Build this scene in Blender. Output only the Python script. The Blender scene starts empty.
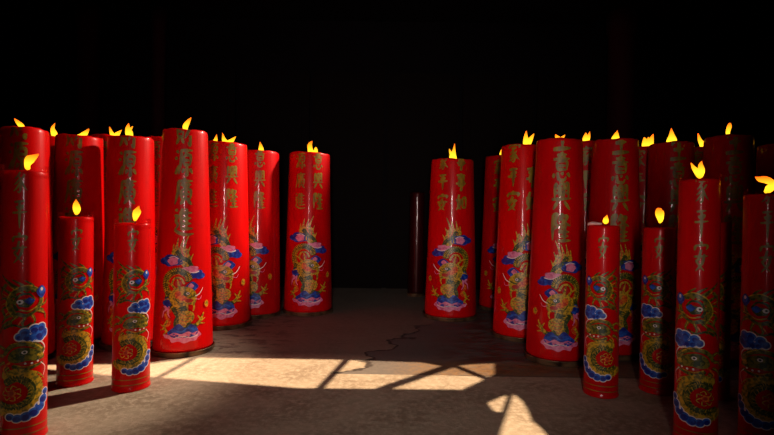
import bpy, bmesh, math, random
from mathutils import Vector, Matrix
PI = math.pi
sc = bpy.context.scene
COL = sc.collection
rnd = random.Random(7)

# ------------------------------------------------------------------ camera
cam_d = bpy.data.cameras.new('camera'); cam = bpy.data.objects.new('camera', cam_d); COL.objects.link(cam)
cam_d.sensor_width = 36; cam_d.lens = 23.0; cam_d.clip_start = .05
cam.location = (0, 0, 1.0)
cam.rotation_euler = (math.radians(90 - 0.4), math.radians(-0.8), 0)
sc.camera = cam
F = 774 * 23 / 36.0
ROT = cam.rotation_euler.to_matrix()
def floor_at(px, py, z=0.0):
    """floor point seen at a photograph pixel (only used to survey the place)"""
    v = ROT @ Vector((px - 387, -(py - 217.5), -F))
    t = (z - 1.0) / v.z
    return Vector((v.x * t, v.y * t))
def horizon(px): return 214.0 + (px - 387) * 0.014
def px_x(px, d): return (px - 387) / F * d

# ------------------------------------------------------------------ materials
MATS = {}
def mat(name, color, rough=.5, metal=0, coat=0, emis=None, es=0, noise=None, bump=None, alpha_mix=None, spec=None):
    if name in MATS: return MATS[name]
    m = bpy.data.materials.new(name); m.use_nodes = True; nt = m.node_tree; N = nt.nodes; L = nt.links
    b = N['Principled BSDF']
    b.inputs['Base Color'].default_value = (*color, 1); b.inputs['Roughness'].default_value = rough
    b.inputs['Metallic'].default_value = metal; b.inputs['Coat Weight'].default_value = coat
    if spec is not None: b.inputs['Specular IOR Level'].default_value = spec
    if emis: b.inputs['Emission Color'].default_value = (*emis, 1); b.inputs['Emission Strength'].default_value = es
    tc = N.new('ShaderNodeTexCoord')
    if noise:
        (sx, sy, sz), c2, lo, hi = noise
        mp = N.new('ShaderNodeMapping'); mp.inputs['Scale'].default_value = (sx, sy, sz)
        nz = N.new('ShaderNodeTexNoise'); nz.inputs['Scale'].default_value = 1; nz.inputs['Detail'].default_value = 5
        cr = N.new('ShaderNodeValToRGB'); cr.color_ramp.elements[0].position = lo; cr.color_ramp.elements[1].position = hi
        cr.color_ramp.elements[0].color = (*color, 1); cr.color_ramp.elements[1].color = (*c2, 1)
        L.new(tc.outputs['Object'], mp.inputs[0]); L.new(mp.outputs[0], nz.inputs[0]); L.new(nz.outputs[0], cr.inputs[0])
        L.new(cr.outputs[0], b.inputs['Base Color'])
    if bump:
        (sx, sy, sz), st, dist = bump
        mp = N.new('ShaderNodeMapping'); mp.inputs['Scale'].default_value = (sx, sy, sz)
        nz = N.new('ShaderNodeTexNoise'); nz.inputs['Scale'].default_value = 1; nz.inputs['Detail'].default_value = 3
        bp = N.new('ShaderNodeBump'); bp.inputs['Strength'].default_value = st; bp.inputs['Distance'].default_value = dist
        L.new(tc.outputs['Object'], mp.inputs[0]); L.new(mp.outputs[0], nz.inputs[0]); L.new(nz.outputs[0], bp.inputs['Height'])
        L.new(bp.outputs[0], b.inputs['Normal'])
        if coat: L.new(bp.outputs[0], b.inputs['Coat Normal'])
    MATS[name] = m
    return m

def wax_material(name, c1, c2):
    m = mat(name, c1, .38, coat=.28, noise=((6, 6, 1.6), c2, .35, .72), bump=((16, 16, .8), .35, .01))
    b = m.node_tree.nodes['Principled BSDF']
    b.inputs['Coat Roughness'].default_value = .07
    b.inputs['Specular IOR Level'].default_value = .2
    b.inputs['Specular Tint'].default_value = (1, .45, .45, 1)
    b.inputs['Subsurface Weight'].default_value = .25
    b.inputs['Subsurface Radius'].default_value = (1.0, .05, .03)
    b.inputs['Subsurface Scale'].default_value = .05
    return m
WAX = wax_material('red_candle_wax', (.74, .0012, .001), (.52, .001, .0012))
WAX2 = wax_material('dimmed_candle_wax', (.64, .001, .003), (.42, .001, .003))  # red wax again, darkened in colour for candles that get less light
WAX3 = wax_material('far_shade_candle_wax', (.03, .001, .002), (.015, .001, .001))  # red wax with the darkness of the far background put into its colour
PAINT = {
 'gold':   mat('gold_leaf', (.30, .19, .006), .45, 0, noise=((34, 34, 14), (.15, .075, .005), .38, .66)),
 'yellow': mat('yellow_paint', (.62, .35, .012), .4, 0, noise=((75, 75, 75), (.16, .13, .01), .44, .60)),
 'orange': mat('orange_paint', (.78, .18, .01), .4, 0, noise=((60, 60, 60), (.5, .03, .005), .42, .58)),
 'green':  mat('dark_green_paint', (.02, .04, .006), .4, 0, noise=((80, 80, 80), (.2, .18, .012), .5, .66)),
 'olive':  mat('olive_paint', (.2, .155, .009), .4, 0, noise=((75, 75, 75), (.03, .045, .006), .42, .6)),
 'blue':   mat('blue_paint', (.006, .015, .22), .4, 0, noise=((34, 34, 34), (.015, .09, .5), .48, .64)),
 'light_blue': mat('light_blue_paint', (.02, .13, .6), .4, 0, noise=((50, 50, 50), (.01, .05, .35), .45, .6)),
 'pink':   mat('pink_paint', (.75, .22, .38), .4, 0, noise=((40, 40, 40), (.55, .08, .2), .45, .65)),
 'white':  mat('white_paint', (.8, .7, .68), .4),
 'red':    mat('dark_red_paint', (.4, .01, .005), .4),
 'black':  mat('black_paint', (.02, .02, .015), .4),
}
WICK = mat('charred_wick', (.02, .015, .012), .9)
TRAY = mat('tarnished_metal_tray', (.3, .17, .09), .4, .6, noise=((9, 9, 9), (.03, .015, .01), .4, .65), bump=((20, 20, 20), .3, .004))

def flame_material():
    m = bpy.data.materials.new('candle_flame'); m.use_nodes = True; nt = m.node_tree; N = nt.nodes; L = nt.links
    N.clear()
    out = N.new('ShaderNodeOutputMaterial'); em = N.new('ShaderNodeEmission')
    tc = N.new('ShaderNodeTexCoord'); sp = N.new('ShaderNodeSeparateXYZ')
    cr = N.new('ShaderNodeValToRGB'); e = cr.color_ramp.elements
    e[0].position = 0; e[0].color = (1, .42, .012, 1)
    e[1].position = 1; e[1].color = (.9, .09, .004, 1)
    x = e.new(.28); x.color = (1, .60, .02, 1)
    x = e.new(.62); x.color = (1, .36, .01, 1)
    em.inputs['Strength'].default_value = 2.0
    L.new(tc.outputs['Generated'], sp.inputs[0]); L.new(sp.outputs['Z'], cr.inputs[0]); L.new(cr.outputs[0], em.inputs[0])
    L.new(em.outputs[0], out.inputs[0])
    return m
FLAME = flame_material()

def film_material():
    m = bpy.data.materials.new('clear_plastic_film'); m.use_nodes = True; nt = m.node_tree; N = nt.nodes; L = nt.links
    N.clear()
    out = N.new('ShaderNodeOutputMaterial'); mx = N.new('ShaderNodeMixShader'); tr = N.new('ShaderNodeBsdfTransparent')
    gl = N.new('ShaderNodeBsdfGlossy'); gl.inputs['Roughness'].default_value = .12; gl.inputs['Color'].default_value = (1, .55, .5, 1)
    tr.inputs['Color'].default_value = (1, .96, .96, 1)
    lw = N.new('ShaderNodeLayerWeight'); lw.inputs[0].default_value = .12
    mu = N.new('ShaderNodeMath'); mu.operation = 'MULTIPLY'; mu.inputs[1].default_value = .22; L.new(lw.outputs['Fresnel'], mu.inputs[0]); L.new(mu.outputs[0], mx.inputs[0]); L.new(tr.outputs[0], mx.inputs[1]); L.new(gl.outputs[0], mx.inputs[2]); L.new(mx.outputs[0], out.inputs[0])
    return m
FILM = film_material()

# ------------------------------------------------------------------ object helpers
def link(name, bm, mats, parent=None, smooth=True, recalc=True):
    me = bpy.data.meshes.new(name)
    if recalc: bmesh.ops.recalc_face_normals(bm, faces=bm.faces)
    bm.to_mesh(me); bm.free()
    for m in (mats if isinstance(mats, (list, tuple)) else [mats]): me.materials.append(m)
    if smooth:
        for p in me.polygons: p.use_smooth = True
    o = bpy.data.objects.new(name, me); COL.objects.link(o)
    if parent: o.parent = parent
    return o
def structure(name, bm, m, smooth=False):
    o = link(name, bm, m, smooth=smooth); o['kind'] = 'structure'; return o
def add_box(bm, x0, x1, y0, y1, z0, z1):
    vs = [bm.verts.new((x, y, z)) for z in (z0, z1) for y in (y0, y1) for x in (x0, x1)]
    for f in ((0, 2, 3, 1), (4, 5, 7, 6), (0, 1, 5, 4), (2, 6, 7, 3), (0, 4, 6, 2), (1, 3, 7, 5)):
        bm.faces.new([vs[i] for i in f])
def add_lathe(bm, prof, seg=96, wob=None, c=(0, 0)):
    rings = []
    for r, z in prof:
        if r < 1e-6: rings.append([bm.verts.new((c[0], c[1], z))]); continue
        ring = []
        for i in range(seg):
            a = 2 * PI * i / seg
            rr, zz = (r, z) if wob is None else wob(a, r, z)
            ring.append(bm.verts.new((c[0] + rr * math.cos(a), c[1] + rr * math.sin(a), zz)))
        rings.append(ring)
    for A, B in zip(rings, rings[1:]):
        for i in range(seg):
            j = (i + 1) % seg
            if len(A) == 1 and len(B) == 1: continue
            if len(A) == 1: bm.faces.new((A[0], B[i], B[j]))
            elif len(B) == 1: bm.faces.new((A[i], A[j], B[0]))
            else: bm.faces.new((A[i], A[j], B[j], B[i]))
def add_tube(bm, pts, rad, seg=10, flat=1.0):
    """closed tapered tube through 3-D points"""
    P = [Vector(p) for p in pts]; rings = []
    for i, p in enumerate(P):
        t = (P[min(i + 1, len(P) - 1)] - P[max(i - 1, 0)]).normalized()
        a = t.cross(Vector((0, 1, 0)))
        a = a.normalized() if a.length > 1e-4 else Vector((1, 0, 0))
        b = t.cross(a).normalized()
        rings.append([bm.verts.new(p + (a * math.cos(2 * PI * k / seg) + b * math.sin(2 * PI * k / seg) * flat) * rad[i]) for k in range(seg)])
    for A, B in zip(rings, rings[1:]):
        for k in range(seg): bm.faces.new((A[k], A[(k + 1) % seg], B[(k + 1) % seg], B[k]))
    bm.faces.new(rings[0][::-1]); bm.faces.new(rings[-1])
def catmull(pts, n=5, closed=False):
    P = list(pts); m = len(P); out = []
    if m < 3 and not closed:
        (a, b) = P
        return [tuple(a[k] + (b[k] - a[k]) * t / (2 * n) for k in range(len(a))) for t in range(2 * n + 1)]
    rng_ = range(m) if closed else range(m - 1)
    for i in rng_:
        p0, p1, p2, p3 = (P[(i - 1) % m], P[i], P[(i + 1) % m], P[(i + 2) % m]) if closed else (P[max(i - 1, 0)], P[i], P[i + 1], P[min(i + 2, m - 1)])
        for k in range(n):
            t = k / n
            out.append(tuple(.5 * ((2 * b) + (c - a) * t + (2 * a - 5 * b + 4 * c - d) * t * t + (3 * b - a - 3 * c + d) * t ** 3) for a, b, c, d in zip(p0, p1, p2, p3)))
    if not closed: out.append(tuple(P[-1]))
    return out

# ------------------------------------------------------------------ decoration wrapped on the candle wall
class Decor:
    def __init__(self, rb, rt, z0, z1, rref, top, mirror=1, scale=1, ox=0, oz=0, phi=0):
        self.p = (rb, rt, z0, z1); self.rref = rref; self.top = top; self.bm = bmesh.new(); self.mats = []
        self.mir = mirror; self.s = scale; self.ox = ox; self.oz = oz; self.phi = phi; self.lay = 0; self.hold = False
    def r(self, z):
        rb, rt, z0, z1 = self.p
        return rb + (rt - rb) * min(max((z - z0) / (z1 - z0), 0), 1)
    def pos(self, u, z, e):
        z = min(z, self.top); a = u / self.rref + self.phi; R = self.r(z) + e
        return self.bm.verts.new((math.sin(a) * R, -math.cos(a) * R, z))
    def xf(self, p): return ((p[0] - self.ox) * self.s * self.mir, (self.oz - p[1]) * self.s)
    def mi(self, c):
        if c not in self.mats: self.mats.append(c)
        return self.mats.index(c)
    def ribbon(self, pts, w, c, e):
        mi = self.mi(c); rows = []; n = len(pts)
        for i, (u, z) in enumerate(pts):
            a = pts[max(i - 1, 0)]; b = pts[min(i + 1, n - 1)]
            dx, dz = b[0] - a[0], b[1] - a[1]; l = math.hypot(dx, dz) or 1
            nx, nz = -dz / l * w[i], dx / l * w[i]
            rows.append((self.pos(u + nx, z + nz, e), self.pos(u, z, e + .0001), self.pos(u - nx, z - nz, e)) if z < self.top - .002 else None)
        for A, B in zip(rows, rows[1:]):
            if A is None or B is None: continue
            for k in (0, 1):
                f = self.bm.faces.new((A[k], A[k + 1], B[k + 1], B[k])); f.material_index = mi
    # picture-unit helpers (units: decoration units, y down)
    def st(self, c, pts, w, w1=None, n=6):
        self.lay += 0 if self.hold else 1; e = .0010 + .00006 * self.lay
        q = catmull([self.xf(p) for p in pts], n); m = len(q) - 1
        w1 = w if w1 is None else w1
        ws = [(w + (w1 - w) * i / m) * .5 * self.s for i in range(m + 1)]
        ws[0] *= .55; ws[-1] *= .55
        self.ribbon(q, ws, c, e)
    def blob(self, c, pts, n=4):
        self.lay += 0 if self.hold else 1; e = .0010 + .00006 * self.lay; mi = self.mi(c)
        q = catmull([self.xf(p) for p in pts], n, True)
        cx = sum(p[0] for p in q) / len(q); cz = sum(p[1] for p in q) / len(q)
        ctr = self.pos(cx, cz, e); prev = None
        for t in (.33, .66, 1):
            ring = [self.pos(cx + (p[0] - cx) * t, cz + (p[1] - cz) * t, e) for p in q]
            for i in range(len(q)):
                j = (i + 1) % len(q)
                f = self.bm.faces.new((ctr, ring[i], ring[j]) if prev is None else (prev[i], ring[i], ring[j], prev[j]))
                f.material_index = mi
            prev = ring
    def oval(self, c, x, y, rx, ry, bumps=0, amp=.15):
        k = max(10, bumps * 4); amp *= .7; self.blob(c, [(x + rx * math.cos(2 * PI * i / k) * (1 + (amp * math.cos(bumps * 2 * PI * i / k))), y + ry * math.sin(2 * PI * i / k) * (1 + (amp * math.cos(bumps * 2 * PI * i / k)))) for i in range(k)], 3)
    def fringe(self, c, pts, ln, side=1, step=2, w=1.0):
        q = catmull(pts, 5); 
        for i in range(1, len(q) - 1, step):
            dx, dy = q[i + 1][0] - q[i - 1][0], q[i + 1][1] - q[i - 1][1]; l = math.hypot(dx, dy) or 1
            nx, ny = -dy / l * side, dx / l * side
            self.lay += 1 if i == 1 else 0; self.hold = True
            self.st(c, [q[i], (q[i][0] + nx * ln + dx / l * ln * .4, q[i][1] + ny * ln + dy / l * ln * .4)], w, .3, 2)
        self.hold = False
    def done(self, name, parent):
        return link(name, self.bm, [PAINT[c] for c in self.mats], parent, True, False)

GLYPHS = {
 'ping': "18,84 80,88;33,72 42,60;68,76 58,60;6,50 94,54;50,86 50,2",
 'jia': "48,98 54,90;12,84 10,70;12,84 88,86 82,72;28,70 72,72;52,70 40,58 18,46;42,58 54,42 54,14 44,4 36,10;46,46 30,34 14,28;50,34 32,18 10,8;80,62 58,46;56,46 70,28 94,12",
 'an': "48,98 54,88;14,84 10,68;14,84 88,86 82,72;50,72 36,42 24,32 70,4;72,58 58,28 16,2;4,48 96,52",
 'yuan': "10,90 20,80;4,66 14,58;6,8 12,20 22,40;30,90 92,92;34,90 32,50 22,8;62,86 54,74;46,72 46,40;46,72 80,74 78,40;46,56 78,57;46,41 78,42;62,40 62,6 54,12;48,28 38,12;76,30 90,12",
 'guang': "50,98 54,90;20,86 92,88;22,86 20,50 6,6;32,74 84,75;46,82 46,64;70,82 70,64;46,64 70,65;36,56 36,26;36,56 80,57 80,26;36,42 80,42;58,64 58,26;36,26 80,26;48,22 32,6;66,22 86,6",
 'jin': "12,92 20,84;6,68 22,68 14,52 22,36 8,20;8,20 30,10 60,4 96,8;46,94 28,66;38,78 38,20;64,94 58,82;38,78 88,80;40,60 84,61;40,42 84,43;38,24 92,26;62,80 62,24",
 'cai': "12,90 12,34;12,90 40,90 40,34;12,72 40,72;12,54 40,54;12,36 40,36;20,32 6,8;34,32 44,12;50,68 96,72;78,96 78,10 66,18;76,66 50,30",
 'sheng': "30,92 14,58;26,72 82,76;22,42 80,46;6,6 96,10;52,98 52,8",
 'yi': "50,99 52,92;26,88 76,90;38,84 42,76;64,86 58,76;8,74 92,76;28,66 28,38;28,66 74,67 74,38;28,52 74,52;28,39 74,39;14,26 8,10;30,30 36,6 62,4 72,16;50,30 56,20;78,28 90,14",
 'xing': "30,94 20,84 18,44;22,78 34,78;22,62 34,62;40,90 40,48;40,90 62,90 62,48;46,78 56,78;46,66 56,66 56,56 46,56 46,66;70,92 82,92 84,44;70,78 82,78;70,62 82,62;4,40 98,44;34,34 12,6;64,34 90,6",
 'long': "12,90 12,4;12,90 32,92 22,68 32,50 18,42;56,96 38,66;50,84 78,86 58,62 36,54;52,78 70,62 94,54;48,48 78,50;50,42 40,28;44,32 88,34;66,56 66,4;48,18 84,20;36,3 96,5",
 'ru': "32,94 16,40 46,8;44,66 34,30 6,6;4,62 50,66;60,72 60,16;60,72 90,74 90,16;60,20 90,22",
 'shi': "10,86 90,88;28,76 28,60;28,76 72,77 72,60;28,60 72,60;22,50 74,50 74,28;4,39 96,40;22,28 74,28;50,98 50,4 40,10",
}
def lettering(root, prm, rref, top, chars, zc, pitch, w, h, phi, stroke=.1):
    """chars from the bottom upwards"""
    D = Decor(*prm, rref, top, phi=phi)
    for k, g in enumerate(chars):
        for s in GLYPHS[g].split(';'):
            pts = [tuple(float(v) for v in p.split(',')) for p in s.split()]
            q = [((x / 100 - .5) * w, zc + pitch * k + (y / 100 - .5) * h) for x, y in pts]
            q = catmull(q, 5); m = len(q) - 1
            L_ = math.hypot(q[-1][0] - q[0][0], q[-1][1] - q[0][1])
            W = w * stroke * 1.3 * (.62 if len(GLYPHS[g].split(';')) > 9 else .85)
            ws = [W * (.75 + .35 * math.sin(PI * i / m) - .45 * (i / m) ** 2) for i in range(m + 1)]
            D.lay = (D.lay + 1) % 5
            D.ribbon(q, ws, 'gold', .0010 + .00012 * D.lay)
    return D.done('lettering', root)

def big_dragon(root, prm, rref, top, mirror, s, z0, phi):
    D = Decor(*prm, rref, top, mirror, s * .01, 452, 304 + z0 / (s * .01), phi)
    # tail plume
    for tip, base, w in (((447, 211), (452, 229), 3.2), ((452, 214.5), (454, 230), 3.4), ((456.5, 214), (456, 231), 3.4), ((460.5, 219), (458, 232), 3.4), ((462, 225), (457, 235), 3),
                         ((446, 221), (448, 234), 3.2), ((443.5, 228), (446, 239), 3)):
        D.st('yellow', [base, ((base[0] + tip[0]) / 2 + 1.3, (base[1] + tip[1]) / 2), tip], w, .5)
    D.blob('yellow', [(447, 240), (445, 234), (447, 228), (449, 223), (452, 226), (453, 220), (456, 223), (458, 219), (460, 225), (461, 229), (458, 234), (453, 238), (449, 243)])
    D.st('yellow', [(457, 226), (453, 233), (447, 238), (443, 246)], 6, 4)
    for a_, b_ in (((449, 232), (450, 224)), ((453, 229), (453.5, 219)), ((457, 228), (458, 220))): D.st('orange', [a_, b_], 1.1, .4)
    D.st('orange', [(454, 222), (452, 229), (446, 236)], 1.5, .6)
    D.st('green', [(458, 225), (453, 231), (447, 235), (443, 244), (442, 247)], 4.2, 3)
    # clouds
    D.oval('blue', 462, 233.5, 10, 5, 5, .12); D.oval('blue', 469, 234, 5, 2.6); D.oval('pink', 461, 234, 4.6, 3.6, 5, .15)
    D.st('white', [(456, 232), (460, 230), (465, 231)], .9, .4)
    D.oval('blue', 442.5, 245.5, 8.5, 4, 5, .1); D.oval('blue', 437, 247.5, 5, 2.6); D.oval('pink', 444, 241.5, 5.5, 3, 5, .15); D.oval('pink', 449, 241, 4, 1.6)
    D.st('white', [(438, 243.5), (444, 244.5), (451, 241.5)], .9, .4)
    # body coil
    arc = [(447, 252), (449, 246), (456, 242.5), (463, 245), (467, 251), (466, 259), (462, 264)]
    D.fringe('yellow', arc, 3.6, 1, 1, 1.3); D.fringe('yellow', arc, 3.4, -1, 1, 1.3)
    D.st('green', arc, 5.5, 5)
    D.fringe('yellow', arc, 1.6, -1, 2, .7)
    D.st('yellow', [(451, 254), (454, 249), (459, 249), (461, 254), (458, 258)], 2, 1.4)
    D.oval('red', 456, 253.5, 2.6, 2.6)
    D.oval('blue', 444.5, 256.5, 5.2, 4, 4, .12); D.oval('pink', 445.5, 256, 2.4, 2.2, 4, .15)
    # lower body
    low = [(462, 260), (464, 268), (458, 275), (454, 282), (450, 290), (444, 292)]
    D.fringe('yellow', low, 3.4, 1, 1, 1.2)
    D.st('green', low, 7, 6); D.st('green', [(453, 268), (451, 276), (456, 287), (454, 296)], 7, 6)
    D.oval('blue', 465, 270, 4, 4.5, 4, .15); D.oval('pink', 467, 275, 3.2, 2.2, 4, .2)
    # hind legs / scales on the right
    D.st('orange', [(461, 276), (466, 281), (462, 287), (467, 291)], 3, 2); D.st('red', [(468, 274), (471, 280), (468, 286)], 3.5, 2)
    D.st('yellow', [(464, 285), (467, 291), (463, 296)], 2.6, 1.5); D.st('yellow', [(467, 291), (471, 289)], 1.6, .6); D.st('yellow', [(467, 292), (471, 294)], 1.6, .6); D.st('yellow', [(464, 294), (468, 298)], 1.6, .6)
    D.st('pink', [(463, 273), (464, 279), (462, 283)], 1.6, .8); D.st('pink', [(468, 277), (469, 283)], 1.4, .6)
    # belly
    D.blob('yellow', [(444, 279), (449, 277), (455, 279), (455, 285), (457, 291), (451, 291), (446, 288), (443, 284)])
    for i in range(4): D.st('orange', [(445 + i * .5, 280.5 + i * 2.6), (450, 281.5 + i * 2.6), (454, 280 + i * 2.6)], .7, .4)
    # head
    D.blob('yellow', [(441, 263), (445, 258), (452, 256), (459, 258), (463, 263), (462, 270), (456, 274), (449, 272), (443, 272), (441, 268)])
    D.st('yellow', [(445, 268), (443, 274), (444, 278)], 2.4, .7); D.st('yellow', [(449, 271), (448, 277)], 2, .5)
    for a, b in (((458, 258), (466, 252)), ((460, 262), (469, 259)), ((460, 267), (468, 268)), ((457, 271), (463, 277)), ((455, 257), (457, 249))):
        D.st('yellow', [a, ((a[0] + b[0]) / 2, (a[1] + b[1]) / 2 - 1), b], 2.4, .4)
    D.oval('red', 447, 268.5, 3, 1.6); D.oval('orange', 452, 266, 3.2, 2.2); D.oval('green', 449, 262.5, 2.6, 1.7); D.oval('white', 448, 262.3, 1.2, 1); D.oval('black', 448, 262.3, .6, .6)
    D.oval('orange', 456, 263, 2.4, 3); D.st('green', [(442, 264), (446, 265.5), (450, 264.5)], .9, .5)
    D.st('green', [(458, 266), (455, 270), (450, 270)], 1, .5)
    D.st('white', [(442, 265), (438, 263), (434.5, 258)], .9, .4); D.st('pink', [(442, 267), (438, 268), (436, 265)], .7, .3)
    # fore leg and claw
    D.st('green', [(449, 289), (443, 291), (438, 288)], 4.5, 3)
    D.st('yellow', [(441, 290), (437, 286), (434, 280)], 3, 1); D.st('yellow', [(437, 286), (440, 282)], 1.8, .6); D.st('yellow', [(437, 287), (432.5, 285)], 1.8, .5); D.st('yellow', [(438, 289), (433, 290)], 1.8, .5)
    # pearl
    D.oval('orange', 430.5, 273, 2.4, 3); D.oval('yellow', 430.5, 273, 1.7, 2.2)
    # waves and foam
    D.blob('blue', [(441, 292), (446, 289), (450, 292), (455, 288), (460, 292), (464, 296), (458, 300), (446, 300), (440, 297)])
    D.st('light_blue', [(443, 294), (448, 292), (453, 295), (459, 293)], 1.2, .6)
    D.blob('pink', [(437, 299), (440, 295.5), (444, 297), (448, 295), (453, 297), (458, 295.5), (463, 297.5), (467, 297), (466, 300), (462, 301), (460, 304), (455, 303), (451, 305), (446, 303.5), (442, 303.5), (440, 301)])
    D.st('white', [(440, 299), (446, 300.5), (452, 299), (459, 300.5)], .8, .4)
    return D.done('dragon_painting', root)

def small_dragon(root, prm, rref, top, mirror, s, z0, phi):
    D = Decor(*prm, rref, top, mirror, s * .00537, 132, 378 + z0 / (s * .00537), phi)
    # curling mane and crest
    for p in (((133, 276), (127, 271), (121, 266), (117, 262)), ((129, 280), (122, 275), (115, 272)), ((128, 285), (121, 281), (115, 283)), ((128, 290), (121, 288), (116, 292)),
              ((137, 276), (132, 270), (126, 266)), ((140, 277), (139, 271), (134, 267)), ((131, 294), (124, 295), (118, 300)), ((126, 299), (119, 303), (116, 309)),
              ((122, 270), (117, 276), (119, 282)), ((118, 290), (121, 296), (117, 302))):
        D.st('olive', p, 3.4, .7)
    for p in (((134, 277), (128, 274), (122, 269)), ((129, 283), (122, 279), (117, 277)), ((129, 288), (122, 285), (117, 287)), ((130, 293), (124, 292), (120, 296))):
        D.st('yellow', p, 1.1, .4)
    D.st('olive', [(128, 294), (124, 286), (127, 277), (135, 273), (143, 276), (146, 284), (142, 291)], 4.2, 3)
    D.st('green', [(130, 291), (128, 285), (131, 279), (137, 278), (141, 283)], 2.4, 1.4)
    D.st('yellow', [(127, 295), (122, 286), (126, 276), (135, 271), (144, 275), (147.5, 284), (143, 293)], 1.1, .6)
    D.oval('green', 135, 285, 5, 3.6, 5, .1); D.oval('white', 131.5, 284, 2, 1.7); D.oval('black', 131.3, 284, .8, .8)
    D.oval('blue', 137.5, 283.5, 3, 2.6, 4, .2); D.oval('light_blue', 138, 282.8, 1.3, 1.1)
    D.st('olive', [(129, 293), (136, 295), (143, 291), (148, 292)], 3.4, 1.4); D.st('yellow', [(131, 290), (137, 291.5), (143, 288)], 1.3, .6)
    for a, b, c in (((130, 295), (126, 299), (127, 304)), ((135, 296), (133, 301), (135, 305)), ((139, 295), (141, 300), (139, 303)), ((144, 292), (149, 295), (150, 300)), ((143, 288), (149, 287), (152, 283))):
        D.st('olive', [a, b, c], 2.6, .6); D.st('yellow', [a, b], .9, .4)
    D.st('orange', [(133, 298), (130, 303)], 1.4, .5); D.st('green', [(120, 305), (127, 302), (134, 304), (139, 301)], 2.2, 1)
    # blue ball
    D.oval('blue', 146, 277, 3.8, 4.8, 4, .1); D.oval('light_blue', 146.3, 276, 2.4, 3); D.oval('white', 146, 275, 1, 1.3)
    # middle clouds: round lumps edged in white
    lumps = [(141, 307, 3.6), (146, 306.5, 3.4), (148.5, 311, 3.2), (144.5, 312.5, 4), (140, 313, 2.8), (134.5, 308.5, 3), (131.5, 311.5, 2.6), (136, 312.5, 2.6)]
    D.lay += 1; D.hold = True
    for x, y, r_ in lumps: D.oval('white', x, y, r_ + .8, r_ + .8)
    D.hold = False
    D.lay += 1; D.hold = True
    for x, y, r_ in lumps: D.oval('light_blue', x, y, r_, r_)
    D.hold = False
    D.lay += 1; D.hold = True
    for x, y, r_ in lumps: D.oval('blue', x - .3, y + .5, r_ * .6, r_ * .55)
    D.hold = False
    D.st('white', [(141, 316), (146, 318), (149, 323), (147, 329)], 1.2, .5); D.st('white', [(133, 314), (138, 317), (141, 315)], .9, .4)
    # dragon's face and neck
    D.st('olive', [(148, 326), (142, 320), (134, 317), (126, 319), (121, 326)], 4.6, 3); D.st('yellow', [(147, 324), (141, 318.5), (134, 315.5), (126, 317)], 1.2, .6)
    D.blob('olive', [(126, 323), (132, 320), (140, 322), (147, 327), (148, 331), (142, 332), (136, 331), (129, 332), (124, 329)])
    D.oval('green', 131, 327, 3.4, 2.4); D.oval('white', 134.5, 324, 1.7, 1.3); D.oval('black', 134.5, 324, .8, .8); D.oval('yellow', 145, 328, 2.2, 1.8)
    D.st('red', [(131, 332.5), (138, 333.5), (145, 332)], 2.2, 1.2); D.st('olive', [(127, 334), (134, 337.5), (142, 336), (147, 334)], 3, 1.6); D.st('yellow', [(128, 333), (135, 335.5), (143, 334.5)], .9, .5)
    for x, y in ((135, 333), (139, 333.4), (143, 332.6)): D.oval('white', x, y, .7, .8)
    for p in (((122, 321), (117, 319), (114, 322)), ((121, 326), (116, 327), (113, 331)), ((122, 331), (117, 334), (115, 339)), ((125, 335), (121, 339), (120, 344))):
        D.st('olive', p, 3, .7); D.st('yellow', p, .9, .4)
    D.st('orange', [(126, 331), (121, 336), (123, 341)], 1.6, .8); D.st('white', [(145, 334), (149, 339), (147, 346)], .8, .3); D.st('yellow', [(136, 339), (143, 342), (148, 348)], 1.8, .6)
    # ring of the body
    ring = [(121, 344), (130, 340), (139, 344.5), (143.5, 354), (141, 364), (132, 370), (122, 370), (114, 365)]
    D.fringe('yellow', ring, 4.6, -1, 1, 2.2)
    D.st('yellow', ring, 7.5, 6)
    inner = [(122, 348), (130, 344), (137, 349), (139.5, 356), (136, 363.5), (127, 366.5), (118, 363.5)]
    D.st('green', inner, 5.6, 4.6); D.st('olive', inner, 1.6, 1)
    D.fringe('yellow', inner, 3.2, 1, 2, .8)
    for k in range(7):
        a = 2 * PI * k / 7; D.st('yellow', [(127 + 3.2 * math.cos(a), 355.5 + 3.2 * math.sin(a)), (127 + 6 * math.cos(a + .35), 355.5 + 6 * math.sin(a + .35)), (127 + 5.4 * math.cos(a + .9), 355.5 + 5.4 * math.sin(a + .9))], 1, .5)
    D.oval('orange', 127, 355.5, 2.8, 2.8, 5, .2); D.oval('red', 127, 355.5, 1.3, 1.3)
    # wave at the foot
    wl = [(126, 374, 2.4), (130.5, 375.5, 2.8), (135.5, 375, 3.2), (140.5, 373, 3.4), (144.5, 369.5, 3.4), (147.5, 364.5, 3), (149, 359, 2.2)]
    D.lay += 1; D.hold = True
    for x, y, r_ in wl: D.oval('white', x, y, r_ + .7, r_ + .7)
    D.hold = False
    D.lay += 1; D.hold = True
    for x, y, r_ in wl: D.oval('light_blue', x, y, r_, r_)
    D.hold = False
    D.lay += 1; D.hold = True
    for x, y, r_ in wl: D.oval('blue', x - .4, y + .6, r_ * .72, r_ * .66)
    D.hold = False
    D.oval('white', 143.5, 367, .8, 1.3)
    # thin gold bands at the foot
    for y in (384, 389.5):
        n = 72; e = .0013; z = (D.oz - y) * D.s
        D.ribbon([(2 * PI * rref * i / n, z) for i in range(n + 1)], [.0022] * (n + 1), 'gold', e)
    return D.done('dragon_painting', root)

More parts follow.
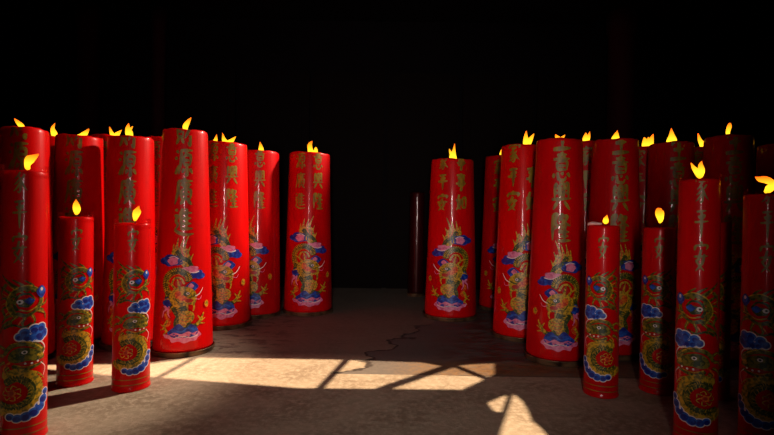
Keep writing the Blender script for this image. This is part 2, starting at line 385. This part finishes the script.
# ------------------------------------------------------------------ flames
def build_flame(root, lobes, k, z, off=(0, 0)):
    """lobes: (dx, dz, r) in photograph pixels at the candle's distance; k = metres per pixel"""
    bm = bmesh.new()
    for lob in lobes:
        q = catmull(lob, 4)
        q = [(x, zz, max(r, .15)) for x, zz, r in q]
        x0, z0, r0 = q[0]
        pts = [(x0, 0, z0 - r0 * .75)] + [(x, .25 * math.sin(zz * .35) , zz) for x, zz, r in q] + [(q[-1][0] + (q[-1][0] - q[-2][0]) * .8, 0, q[-1][1] + max(.6, (q[-1][1] - q[-2][1]) * .8))]
        rad = [r0 * .4] + [r * 1.22 for _, _, r in q] + [.08]
        add_tube(bm, [(a * k, b * k, c * k) for a, b, c in pts], [r * k for r in rad], 12, .8)
    o = link('flame', bm, FLAME, root)
    o.location = (off[0], off[1], z)
    o['label'] = 'glowing yellow and orange flame'
    return o
def build_wick(root, h, z, r=.004, off=(0, 0)):
    bm = bmesh.new()
    add_tube(bm, [(off[0], off[1], z - .012), (off[0] + .001, off[1], z + h * .5), (off[0] + .004, off[1], z + h)], [r, r, r * .8], 8)
    return link('wick', bm, WICK, root)

# ------------------------------------------------------------------ candles
def yaw_to_camera(x, y): return math.atan2(x, y) * -1     # local -Y faces the camera
def root_at(name, x, y, label, group):
    o = bpy.data.objects.new(name, None); COL.objects.link(o); o.empty_display_size = .1
    o.location = (x, y, 0); o.rotation_euler = (0, 0, yaw_to_camera(x, y))
    o['label'] = label; o['category'] = 'candle'; o['group'] = group
    return o
TH = .03
def large_candle(kind, px, d, ytop, rt, rb, rtray, phi, mirror, left, right, flame, label, group, wax=None, fx=0, lit=True, seed=0):
    x = px_x(px, d); H = 1 + (horizon(px) - ytop) * (d - rt) / F
    root = root_at('temple_candle', x, d, label, group)
    R = random.Random(seed + int(px)); p1, p2, p3 = (R.uniform(0, 6) for _ in range(3))
    def wob(a, r, z):
        t = max(0, (z - H + .05) / .05)
        return r * (1 + .004 * math.sin(3 * a + p1) + .003 * math.sin(5 * a + p2 + z)), z + (t * .0035 * (math.sin(2 * a + p1) + .6 * math.sin(5 * a + p3) + .4 * math.sin(11 * a + p2)))
    rr = lambda z: rb + (rt - rb) * (z - TH) / (H - TH)
    prof = [(0, TH + .002), (rb - .008, TH + .002), (rb, TH + .01)] + [(rr(z), z) for z in [TH + .03 + (H - TH - .06) * i / 14 for i in range(15)]]
    prof += [(rt - .0005, H - .012), (rt - .004, H - .003), (rt - .010, H), (rt - .018, H - .004), (rt - .03, H - .018), (rt * .6, H - .032), (rt * .25, H - .035), (0, H - .034)]
    bm = bmesh.new(); add_lathe(bm, prof, 112, wob)
    link('wax_body', bm, wax or WAX, root)
    bm = bmesh.new()
    add_lathe(bm, [(0, .006), (rtray - .03, .006), (rtray - .02, 0), (rtray - .006, 0), (rtray - .002, .008), (rtray, .03), (rtray + .004, .034), (rtray, .038), (rtray - .005, .034), (rtray - .008, .024), (0, .024)], 72)
    tr = link('base_tray', bm, TRAY, root); tr['label'] = 'tarnished round metal base tray'
    prm = (rb, rt, TH, H)
    if kind == 'plain': pass
    elif kind == 'A':
        lettering(root, prm, .18, H - .004, left, .93, .204, .145, .2, phi)
        big_dragon(root, prm, .19, H, mirror, .79, .105, phi)
    else:
        lettering(root, prm, rt * 1.05, H - .004, left, 1.12, .195, .115, .165, phi - .42)
        lettering(root, prm, rt * 1.05, H - .004, right, 1.12, .195, .115, .165, phi + .42)
        big_dragon(root, prm, .22, H, mirror, .94, .10, phi)
    k = d / F
    build_wick(root, .045 if lit else .03, H - .034, off=(fx * k, 0))
    if flame: build_flame(root, flame, k, H, off=(fx * k, 0))
    return root

def small_candle(px, d, ytop, r0, phi, mirror, chars, flame, label, group, fx=0, drip=False, fz=0, wax=None):
    x = px_x(px, d); H = 1 + (horizon(px) - ytop) * (d - r0) / F; rb = r0 * 1.06; rt = r0
    root = root_at('pillar_candle', x, d, label, group)
    R = random.Random(int(px)); p1, p2 = R.uniform(0, 6), R.uniform(0, 6)
    wob = lambda a, r, z: (r * (1 + .004 * math.sin(3 * a + p1)), z + (max(0, (z - H + .03) / .03) * .0015 * math.sin(3 * a + p2)))
    rr = lambda z: rb + (rt - rb) * z / H
    prof = [(0, .001), (rb + .001, .001), (rb + .0035, .004), (rb + .0035, .012), (rb, .016)] + [(rr(z), z) for z in [.03 + (H - .05) * i / 12 for i in range(13)]]
    prof += [(rt, H - .006), (rt - .003, H), (rt - .008, H - .001), (rt - .014, H - .008), (rt * .4, H - .014), (0, H - .014)]
    bm = bmesh.new(); add_lathe(bm, prof, 96, wob)
    link('wax_body', bm, wax or WAX, root)
    bm = bmesh.new(); f = rt + .0016
    add_lathe(bm, [(f, H - .03), (f, H + .026), (f + .0012, H + .026), (f + .0012, H - .03), (f, H - .03)], 72)
    s = link('plastic_sleeve', bm, FILM, root); s['label'] = 'clear plastic wrap standing above the wax rim'
    prm = (rb, rt, 0, H)
    lettering(root, prm, r0, H - .004, chars, .835, .148, .058, .135, phi, .085)
    small_dragon(root, prm, r0, H, -mirror, 1.0, .10, phi * .6)
    k = d / F
    build_wick(root, .034 + fz * k, H - .014, .0026, off=(fx * k, 0))
    if flame: build_flame(root, flame, k, H + (3 + fz) * k, off=(fx * k, 0))
    if drip:
        bm = bmesh.new()
        for a, zz, rr_ in ((-2.5, 0.009000000000000001, 0.0165), (-2.3, 0.011, 0.018), (-2.1, 0.01, 0.015), (-1.8699999999999999, 0.009000000000000001, 0.0135), (-2.6999999999999997, 0.002, 0.012)):
            bmesh.ops.create_uvsphere(bm, u_segments=14, v_segments=8, radius=rr_, matrix=Matrix.Translation(((rt - .010) * math.cos(a), (rt - .010) * math.sin(a), H + zz)) @ Matrix.Diagonal((1.3, 1, .55, 1)))
        dr = link('wax_drip', bm, mat('pale_pink_wax', (.95, .55, .5), .3), root); dr['label'] = 'pale pink lump of melted wax on the rim'
    return root

YX = ['long', 'xing', 'yi']; GY = ['jin', 'guang', 'yuan']; JP = ['an', 'ping', 'jia']; SR = ['ru', 'shi']
A_L = ['jin', 'guang', 'yuan', 'cai']; A_R = ['long', 'xing', 'yi', 'sheng']
GL = 'large painted candles on the left side'; GR = 'large painted candles on the right side'
SL = 'slim painted candles on the left side'; SRG = 'slim painted candles on the right side'

# left side, front row
large_candle('A', 24, 3.3, 126, .137, .185, .197, -.2, -1, A_L, None, [[(0, 0, 1.7), (-2, 3.5, 2), (-5, 7, 1.3), (-7, 9.5, .4)]],
   'thick red candle at the far left edge, directly behind the nearest slim left candle', GL, fx=-1)
large_candle('A', 79, 3.75, 134, .155, .185, .197, -.2, -1, A_L, None, [[(-3, 1, 1.2), (0, 1.5, 2), (3, 4, 2), (6, 8.5, .6)]],
   'thick red candle with gold characters directly behind the second slim candle from the left', GL, fx=1.5)
large_candle('A', 130.5, 3.7, 135, .155, .182, .194, -.12, -1, A_L, None, [[(0, 0, 2.2), (-1, 5, 2.8), (-2, 9.5, 1.8), (-1.5, 14, .4)], [(-1, 6, 1.6), (-3.5, 10, .5)], [(-1, 7, 1.4), (2, 11.5, .4)]],
   'thick red candle with gold characters directly behind the third slim candle from the left', GL, fx=-1)
large_candle('A', 184.5, 3.56, 128, .150, .203, .216, -.02, -1, A_L, None, [[(0, 0, 1.4), (0, 5, 2.1), (2.5, 10, 1.5), (5, 14, .3)]],
   'tallest left candle, one column of big gold characters, its tray touching the sunlit floor', GL)
# left side, back row
large_candle('B', 52, 4.4, 135.5, .185, .235, .248, -.1, -1, GY, YX, [[(1.5, 0, 1.8), (.3, 5, 2.3), (-1, 10, 1.4), (.6, 15, .3)]],
   'back row red candle seen in the gap just right of the far left candle', GL, fx=1)
large_candle('B', 110, 4.4, 134.5, .185, .235, .248, .1, -1, GY, YX, [[(0, 0, 2.4), (-2, 4, 1.6), (-4, 10, .4)], [(0, 0, 2.6), (2.4, 3.5, 2), (6, 8, .4)]],
   'back row candle with V-shaped flame, between the two left candles behind slim ones', GL, fx=3)
large_candle('B', 164, 4.35, 136.5, .185, .235, .248, .0, -1, GY, YX, [[(0, 0, 2), (1.5, 4, 1.8), (2.5, 9, .4)], [(0, 0, 1.4), (-3, 3, .4)]],
   'thick red back row candle showing as a narrow strip left of the tallest left candle', GL, fx=1)
large_candle('B', 212, 5.35, 142, .185, .235, .248, .0, -1, GY, YX, [[(0, 0, 2), (1.5, 4, 1.6), (2.5, 9.5, .3)]],
   'almost hidden red candle, only its small flame showing right of the tallest left candle', GL, fx=1)
large_candle('B', 224.5, 4.39, 141, .185, .232, .246, -.12, -1, GY, YX, [[(0, 0, 2.6), (-3, 3.5, 1.8), (-4.6, 10, .3)], [(0, 0, 2.6), (3.5, 3, 1.9), (7.5, 7.5, .4)]],
   'bright red thick candle with a wide two-tongued flame, right of the tallest left candle', GL, fx=2)
large_candle('B', 258, 4.85, 150, .196, .225, .232, -.36, -1, GY, YX, [[(0, 0, 1.8), (.2, 4, 2), (-.8, 10, .3)]],
   'dim red candle with a small pointed flame, between bright red candle and free-standing left candle', GL, wax=WAX2, fx=2)
large_candle('B', 309, 5.02, 151.5, .202, .242, .255, .0, -1, GY, YX, [[(0, 0, 3.6), (-1.5, 4, 2.2), (-2, 9, 1.8), (0, 12.5, .5)], [(0, 0, 3), (3.6, 2.5, 2), (3.8, 6.5, .8)]],
   'rightmost left candle, free-standing, two columns of gold characters, left of the dark gap', GL, wax=WAX2, fx=2)
# right side
large_candle('B', 451.5, 4.88, 158, .205, .253, .267, .0, 1, JP, SR + ['shi'], [[(0, 0, 3), (-.5, 4.5, 2.8), (.5, 10, 1.2), (1, 16, .3)], [(0, 2, 2), (-3, 8, 1), (-4, 11, .3)]],
   'free-standing thick red candle just right of the dark gap, its whole dragon in view', GR, wax=WAX2, fx=1)
large_candle('B', 504, 5.35, 154.5, .205, .25, .265, .1, 1, JP, SR, [[(0, 0, 2), (0, 4, 1.7), (.6, 9.5, .3)]],
   'narrow strip of red candle with small flame, second thick one right of the gap', GR, wax=WAX2, fx=-3)
large_candle('B', 522, 4.13, 143.5, .175, .226, .24, .02, 1, JP, SR, [[(0, 0, 3), (-1, 5, 2.6), (-1.5, 10, 1.5), (-1.2, 15, .4)], [(0, 1, 2.4), (3, 7, 1.8), (6, 12, .4)]],
   'thick red candle with a tall forked flame, third one right of the dark gap', GR, fx=4)
large_candle('A', 558, 3.49, 137.5, .154, .204, .218, .12, 1, A_R, None, [[(0, 0, 2.6), (-1.6, 3, 2), (-3.5, 6.2, .5)], [(0, 0, 2.8), (2.4, 2.4, 1.6), (5, 5.5, .4)]],
   'large red candle with big gold characters, just left of the pink-lumped slim candle', GR, wax=WAX2, fx=0)
large_candle('B', 585, 4.3, 140, .185, .235, .249, .42, 1, JP, SR, [[(0, 0, 2.4), (-.5, 5, 2.4), (-.5, 10, .5)], [(0, 1, 2.2), (2, 6, 1.4), (3, 11, .3)]],
   'strip of red candle between the two large right candles with big gold characters', GR, wax=WAX2, fx=0)
large_candle('A', 614, 3.65, 137.5, .154, .2, .213, .24, 1, A_R, None, [[(0, 0, 3.2), (.4, 3.5, 2.8), (1.6, 9.5, .4)], [(-1, 1, 2), (-2, 3, 1)]],
   'large red candle with big gold characters directly behind the pink-lumped slim candle', GR, wax=WAX2, fx=0)
large_candle('B', 643, 4.42, 146, .185, .228, .24, .2, 1, JP, SR, [[(0, 0, 3.6), (-1.5, 5, 3.2), (-3, 11, .7)], [(0, 0, 3.4), (2, 6, 2.8), (4.5, 13.5, .5)], [(0, 3, 2), (.5, 11, .5)]],
   'narrow strip of back row candle with a broad ragged flame, on the right side', GR, wax=WAX2, fx=3)
large_candle('A', 670, 3.97, 141, .158, .19, .202, .32, 1, A_R, None, [[(0, 0, 3.4), (.3, 4, 3.7), (.2, 9, 2), (-.2, 15, .4)]],
   'thick dark red candle directly behind the slim candle with the egg-shaped flame', GR, wax=WAX2, fx=0)
large_candle('B', 699, 4.45, 146, .185, .225, .238, .3, 1, JP, SR, [[(1, 0, 2.4), (0, 4, 2.2), (-2.5, 9, 1.4), (-4, 15, .4)], [(1, 1, 2), (2, 9, .4)]],
   'dark back row candle with left-leaning flame, between the two thick dark right candles', GR, wax=WAX2, fx=2)
large_candle('A', 727, 3.55, 134, .150, .19, .2, .26, 1, A_R, None, [[(0, 0, 1.1), (0, 6, 1.5), (1, 11, 1.6), (1.4, 14, .8)]],
   'tallest right candle, thick and dark red with a thin upright flame', GR, wax=WAX2, fx=-.5)
large_candle('A', 782, 3.75, 141.5, .160, .198, .21, .2, 1, A_R, None, [[(0, 0, 1.8), (0, 5, 2), (1, 11, .4)]],
   'thick dark red candle cut off by the right edge, behind the slim edge candle', GR, wax=WAX2, fx=6)
# a dim one far back
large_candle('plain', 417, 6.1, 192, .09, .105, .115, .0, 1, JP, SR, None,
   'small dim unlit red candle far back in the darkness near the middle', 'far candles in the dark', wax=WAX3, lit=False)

# slim candles
small_candle(25, 2.17, 170, .083, -.22, -1, ['an', 'ping', 'jia'], [[(0, 0, 1.8), (-.4, 4, 2.2), (1.5, 9, 3.4), (5, 12, 2.2), (8.5, 15, .6)], [(0, 6, 2), (-1.5, 10, .8), (-.5, 12.5, .4)]],
   'slim red dragon candle nearest on the left, cut off by the left and bottom edges', SL, fx=2)
small_candle(76.5, 2.86, 217, .086, .02, -1, ['an'], [[(0, 0, 1.4), (.3, 4, 2.7), (-.3, 9, 2.3), (-.5, 14, .3)]],
   'slim red dragon candle, second of the three slim ones on the left, small oval flame', SL)
small_candle(132.8, 2.8, 223.5, .092, .03, -1, ['an'], [[(0, 0, 1.2), (.8, 5, 2.6), (2, 9, 2.9), (2.5, 11.5, 1.5), (3.5, 14, .3)]],
   'rightmost of the three slim left dragon candles, beside the sunlit floor', SL, fx=2)
small_candle(603.5, 2.8, 225.5, .086, .02, 1, ['an'], [[(0, 0, 2.2), (.3, 3, 2), (1.2, 7, .3)], [(-.8, 0, 1.4), (-1.6, 4, .3)]],
   'slim red candle with a pale pink wax lump on its rim and a tiny flame', SRG, wax=WAX2, fx=2, drip=True)
small_candle(659.5, 2.86, 228, .084, .04, 1, ['an'], [[(0, 0, 1.2), (.3, 3, 2.2), (-.3, 8, 3.2), (-.5, 12, 2.7), (.3, 13.5, 1.2)]],
   'slim dark red dragon candle with a rounded egg-shaped flame high on its wick', SRG, wax=WAX2, fx=.5, fz=2.5)
small_candle(699, 2.22, 178.5, .081, .12, 1, ['an', 'ping', 'jia'], [[(0, 0, 2), (-1, 4, 2.8), (-5, 9, 1.6), (-7.5, 14, .4)], [(0, 0, 2), (1.4, 6, 2.4), (.6, 12, 1.6), (1.5, 15.5, .3)]],
   'slim red dragon candle nearest on the right, tall, with a split flame leaning left', SRG, wax=WAX2, fx=0)
small_candle(713, 2.8, 221.5, .088, .1, 1, ['an'], None,
   'slim dark candle mostly hidden behind the nearest slim right candle', SRG, wax=WAX2)
small_candle(765.5, 2.2, 194, .082, .1, 1, ['an', 'ping', 'jia'], [[(0, 0, 1.6), (2.5, 3, 3), (5, 8, 2.4), (0, 12, 2.8), (-5, 13, 2.2), (-8.5, 15, .5)]],
   'slim red candle at the right edge of the view with a flame blown sideways', SRG, wax=WAX2, fx=0)

# ------------------------------------------------------------------ the place
def floor_material():
    m = bpy.data.materials.new('stained_concrete'); m.use_nodes = True; nt = m.node_tree; N = nt.nodes; L = nt.links
    b = N['Principled BSDF']; tc = N.new('ShaderNodeTexCoord'); P = tc.outputs['Object']
    def math_(op, a, b_=None, clamp=False):
        n = N.new('ShaderNodeMath'); n.operation = op; n.use_clamp = clamp
        for i, v in enumerate((a, b_)):
            if v is None: continue
            if isinstance(v, (int, float)): n.inputs[i].default_value = v
            else: L.new(v, n.inputs[i])
        return n.outputs[0]
    def noise(scale, detail=6, rough=.6, sc_=(1, 1, 1), dist=0):
        mp = N.new('ShaderNodeMapping'); mp.inputs['Scale'].default_value = sc_; L.new(P, mp.inputs[0])
        n = N.new('ShaderNodeTexNoise'); n.inputs['Scale'].default_value = scale; n.inputs['Detail'].default_value = detail
        n.inputs['Roughness'].default_value = rough; n.inputs['Distortion'].default_value = dist; L.new(mp.outputs[0], n.inputs[0]); return n.outputs[0]
    def ss(v, lo, hi):
        n = N.new('ShaderNodeMapRange'); n.interpolation_type = 'SMOOTHSTEP'; L.new(v, n.inputs[0])
        n.inputs[1].default_value = lo; n.inputs[2].default_value = hi; return n.outputs[0]
    def mix(f, a, c):
        n = N.new('ShaderNodeMix'); n.data_type = 'RGBA'
        L.new(f, n.inputs[0])
        for i, v in ((6, a), (7, c)):
            if isinstance(v, tuple): n.inputs[i].default_value = (*v, 1)
            else: L.new(v, n.inputs[i])
        return n.outputs[2]
    sp = N.new('ShaderNodeSeparateXYZ'); L.new(P, sp.inputs[0]); X, Y = sp.outputs[0], sp.outputs[1]
    n1 = noise(3.2); n2 = noise(26, 8, .7); n3 = noise(1.1, 3); n4 = noise(90, 4, .8); n5 = noise(5.5, 8, .68, (1, 2.2, 1), .4); n6 = noise(3.4, 3, .5, (1, 1.3, 1))
    col = mix(ss(n1, .35, .68), (.46, .385, .26), (.30, .235, .15))
    col = mix(ss(n2, .42, .66), col, (.56, .47, .33))
    col = mix(math_('MULTIPLY', ss(n4, .56, .7), .55), col, (.12, .085, .05))
    # older, greyer patch of screed to the right of an irregular edge, from the joint line backwards
    edge = math_('SUBTRACT', math_('ADD', X, math_('MULTIPLY', math_('SUBTRACT', n6, .5), .6)), math_('MULTIPLY', math_('SUBTRACT', Y, 3.6), .42))
    edge = math_('SUBTRACT', edge, -.02)
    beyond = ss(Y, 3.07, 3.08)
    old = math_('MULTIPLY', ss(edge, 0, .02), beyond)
    far = ss(Y, 3.35, 3.55)  # back of the floor, darkened in colour where the light falls off
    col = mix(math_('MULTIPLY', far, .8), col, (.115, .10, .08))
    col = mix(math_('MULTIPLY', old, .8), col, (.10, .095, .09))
    stain = math_('MULTIPLY', math_('MULTIPLY', ss(n5, .44, .56), ss(X, .15, .75)), beyond)
    col = mix(math_('MULTIPLY', stain, .85), col, (.06, .02, .012))
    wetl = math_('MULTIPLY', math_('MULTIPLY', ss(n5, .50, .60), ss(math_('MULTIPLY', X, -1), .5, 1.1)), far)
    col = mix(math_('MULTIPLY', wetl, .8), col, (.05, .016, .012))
    rust = math_('MULTIPLY', math_('MULTIPLY', ss(math_('ADD', X, math_('MULTIPLY', n2, .3)), .1, .5), ss(math_('MULTIPLY', Y, -1), -3.42, -3.3)), beyond)
    col = mix(math_('MULTIPLY', rust, math_('ADD', .35, math_('MULTIPLY', ss(n2, .4, .6), .4))), col, (.27, .15, .05))
    line = math_('MULTIPLY', math_('MULTIPLY', ss(math_('ABSOLUTE', edge), .035, .006), ss(math_('SUBTRACT', 4.6, Y), 0, .2)), beyond)
    col = mix(math_('MULTIPLY', line, .9), col, (.02, .012, .01))
    jn = math_('MULTIPLY', ss(math_('ABSOLUTE', math_('SUBTRACT', Y, 3.072)), .012, .003), ss(X, .35, .5))
    col = mix(math_('MULTIPLY', jn, .7), col, (.03, .02, .015))
    L.new(col, b.inputs['Base Color'])
    rg = N.new('ShaderNodeMapRange'); L.new(stain, rg.inputs[0]); rg.inputs[3].default_value = .85; rg.inputs[4].default_value = .5; L.new(rg.outputs[0], b.inputs['Roughness'])
    bp = N.new('ShaderNodeBump'); bp.inputs['Strength'].default_value = .5; bp.inputs['Distance'].default_value = .012
    L.new(math_('ADD', n2, math_('MULTIPLY', line, -1.5)), bp.inputs['Height']); L.new(bp.outputs[0], b.inputs['Normal'])
    return m
XW, YB, YF, ZC = 6.2, 6.7, -.85, 3.6
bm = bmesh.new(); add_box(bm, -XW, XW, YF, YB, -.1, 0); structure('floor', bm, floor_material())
SOOT = mat('unlit_dark_plaster', (.004, .003, .004), .95, spec=.1, noise=((1.5, 1.5, 1.5), (.006, .004, .006), .4, .7))  # the hall's darkness put into a near-black wall and ceiling colour
REDLAC = mat('dark_red_lacquer', (.03, .0015, .005), .8, noise=((2, 2, .4), (.012, .001, .002), .4, .7), spec=.15)
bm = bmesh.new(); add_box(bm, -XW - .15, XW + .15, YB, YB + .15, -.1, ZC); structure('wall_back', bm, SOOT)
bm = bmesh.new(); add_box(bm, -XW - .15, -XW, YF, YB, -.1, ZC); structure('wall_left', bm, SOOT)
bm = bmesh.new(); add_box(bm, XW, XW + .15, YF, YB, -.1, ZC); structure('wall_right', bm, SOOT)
# front wall behind the viewer with two narrow openings to the courtyard
OPN = [(-.11, .09, .45, 1.8)]
bm = bmesh.new(); xs = -XW - .15
for x0, x1, z0, z1 in OPN:
    add_box(bm, xs, x0, YF - .15, YF, -.1, ZC); add_box(bm, x0, x1, YF - .15, YF, -.1, z0); add_box(bm, x0, x1, YF - .15, YF, z1, ZC); xs = x1
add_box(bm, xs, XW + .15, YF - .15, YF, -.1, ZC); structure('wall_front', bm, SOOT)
# roof slab with the two openings the sun falls through
SUN = Vector((.05, -.03, -1.0))
def up(px, py):
    p = floor_at(px, py); return (p.x - SUN.x * ZC / 1.0, p.y - SUN.y * ZC / 1.0)
hole1 = [(42, 365), (150, 364), (196, 357.5), (330, 359.5), (421, 362.5), (446, 367), (470, 364.5), (494, 363.5), (494, 374), (480, 381), (462, 389.5), (300, 388), (160, 377.5), (100, 374.5), (42, 368.5)]
hole2 = [(488, 403), (499, 398), (512, 393), (522, 401), (529, 414), (531, 421), (537, 425), (546, 434), (556, 450), (492, 450), (499, 428), (501, 412), (494, 411)]
bm = bmesh.new(); edges = []
def loop(pts):
    vs = [bm.verts.new((x, y, ZC)) for x, y in pts]
    return [bm.edges.new((vs[i], vs[(i + 1) % len(vs)])) for i in range(len(vs))]
edges += loop([(-XW - .15, YF - .15), (XW + .15, YF - .15), (XW + .15, YB + .15), (-XW - .15, YB + .15)])
H1 = [up(*p) for p in hole1]; H2 = [up(*p) for p in hole2]
edges += loop(H1); edges += loop(H2)
bmesh.ops.triangle_fill(bm, use_beauty=True, use_dissolve=False, edges=edges)
r = bmesh.ops.extrude_face_region(bm, geom=bm.faces[:])
for v in r['geom']:
    if isinstance(v, bmesh.types.BMVert): v.co.z += .02
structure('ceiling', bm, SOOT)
# bars across the roof openings
WOODB = mat('old_roof_wood', (.05, .03, .02), .8)
def bar(a, b, w, name='roof_batten', lab=''):
    A = Vector(up(*a)); B = Vector(up(*b)); t = (B - A).normalized(); n = Vector((-t.y, t.x)) * w / 2
    bm = bmesh.new(); vs = []
    for z in (ZC + .022, ZC + .06):
        vs += [bm.verts.new((p.x, p.y, z)) for p in (A + n - t * .1, B + n + t * .1, B - n + t * .1, A - n - t * .1)]
    for f in ((0, 1, 2, 3), (7, 6, 5, 4), (0, 4, 5, 1), (1, 5, 6, 2), (2, 6, 7, 3), (3, 7, 4, 0)): bm.faces.new([vs[i] for i in f])
    o = link('trim_1', bm, WOODB, smooth=False); o['kind'] = 'structure'; return o
for k, (a, b, w) in enumerate([((157, 378), (194, 358), .045), ((318, 390), (346, 360), .05), ((376, 391), (452, 365), .075), ((450, 364), (487, 379), .055), ((497, 432), (511, 392), .03)]):
    bar(a, b, w).name = 'trim_%d' % (k + 1)

# far pillars and dark panelled doors
def pillar(x, y, r, lab):
    bm = bmesh.new(); add_lathe(bm, [(0, 0), (r * 1.5, 0), (r * 1.5, .12), (r * 1.25, .2), (r, .24), (r, ZC - .3), (r * 1.15, ZC - .25), (r * 1.15, ZC - .01), (0, ZC - .01)], 40)
    o = link('temple_pillar', bm, REDLAC); o.location = (x, y, 0); o['label'] = lab; o['category'] = 'pillar'; o['group'] = 'pillars in the dark'
pillar(-3.82, 6.3, .13, 'dark red round pillar lost in the darkness at the far left')
pillar(-2.95, 6.35, .08, 'slimmer dark pillar lost in the darkness, right of the far left one')
pillar(2.95, 6.3, .16, 'dark red round pillar lost in the darkness behind the right candles')
for k in range(6):
    bm = bmesh.new(); x0 = -3 + k * 1.0
    add_box(bm, x0, x0 + .94, YB - .06, YB, 0, 2.9); add_box(bm, x0 + .1, x0 + .84, YB - .08, YB - .055, .2, 1.1); add_box(bm, x0 + .1, x0 + .84, YB - .08, YB - .055, 1.3, 2.75)
    structure('door_%d' % (k + 1), bm, mat('unlit_door_wood', (.005, .003, .003), .9, spec=.1))  # near-black like the walls, the background's darkness held in the colour

# ------------------------------------------------------------------ light
w = bpy.data.worlds.new('world'); sc.world = w; w.use_nodes = True
bg = w.node_tree.nodes['Background']; bg.inputs[0].default_value = (.5, .65, 1, 1); bg.inputs[1].default_value = .4
def light(name, kind, loc, energy, color, rot=None, target=None, **kw):
    l = bpy.data.lights.new(name, kind); l.energy = energy; l.color = color
    for k_, v in kw.items(): setattr(l, k_, v)
    o = bpy.data.objects.new(name, l); COL.objects.link(o); o.location = loc
    if target is not None: o.rotation_euler = Vector(target).to_track_quat('-Z', 'Y').to_euler()
    return o
light('sun', 'SUN', (0, 0, 8), 6.8, (1, .70, .48), target=SUN, angle=math.radians(.6))
light('added_rim_spot', 'SPOT', (2.0, 5.6, 3.4), 1500, (1, .78, .62), target=(-4.0, -2.4, -2.12), spot_size=math.radians(41), spot_blend=.45, shadow_soft_size=.12)  # added spot without a fixture, brightens the right edges of the left candles
for i, (x0, x1, z0, z1) in enumerate(OPN):
    light('daylight_through_front_opening', 'AREA', ((x0 + x1) / 2, YF - .05, (z0 + z1) / 2), 12.5, (1, .84, .78), target=(0, 1, 0), spread=math.radians(61), shape='RECTANGLE', size=x1 - x0, size_y=z1 - z0)

vs = sc.view_settings
sc.display_settings.display_device = 'sRGB'; vs.view_transform = 'Standard'; vs.look = 'None'; vs.exposure = 0; vs.gamma = 1
sc.cycles.use_denoising = True
sc.cycles.max_bounces = 8; sc.cycles.diffuse_bounces = 4; sc.cycles.transparent_max_bounces = 12
sc.cycles.sample_clamp_indirect = 6
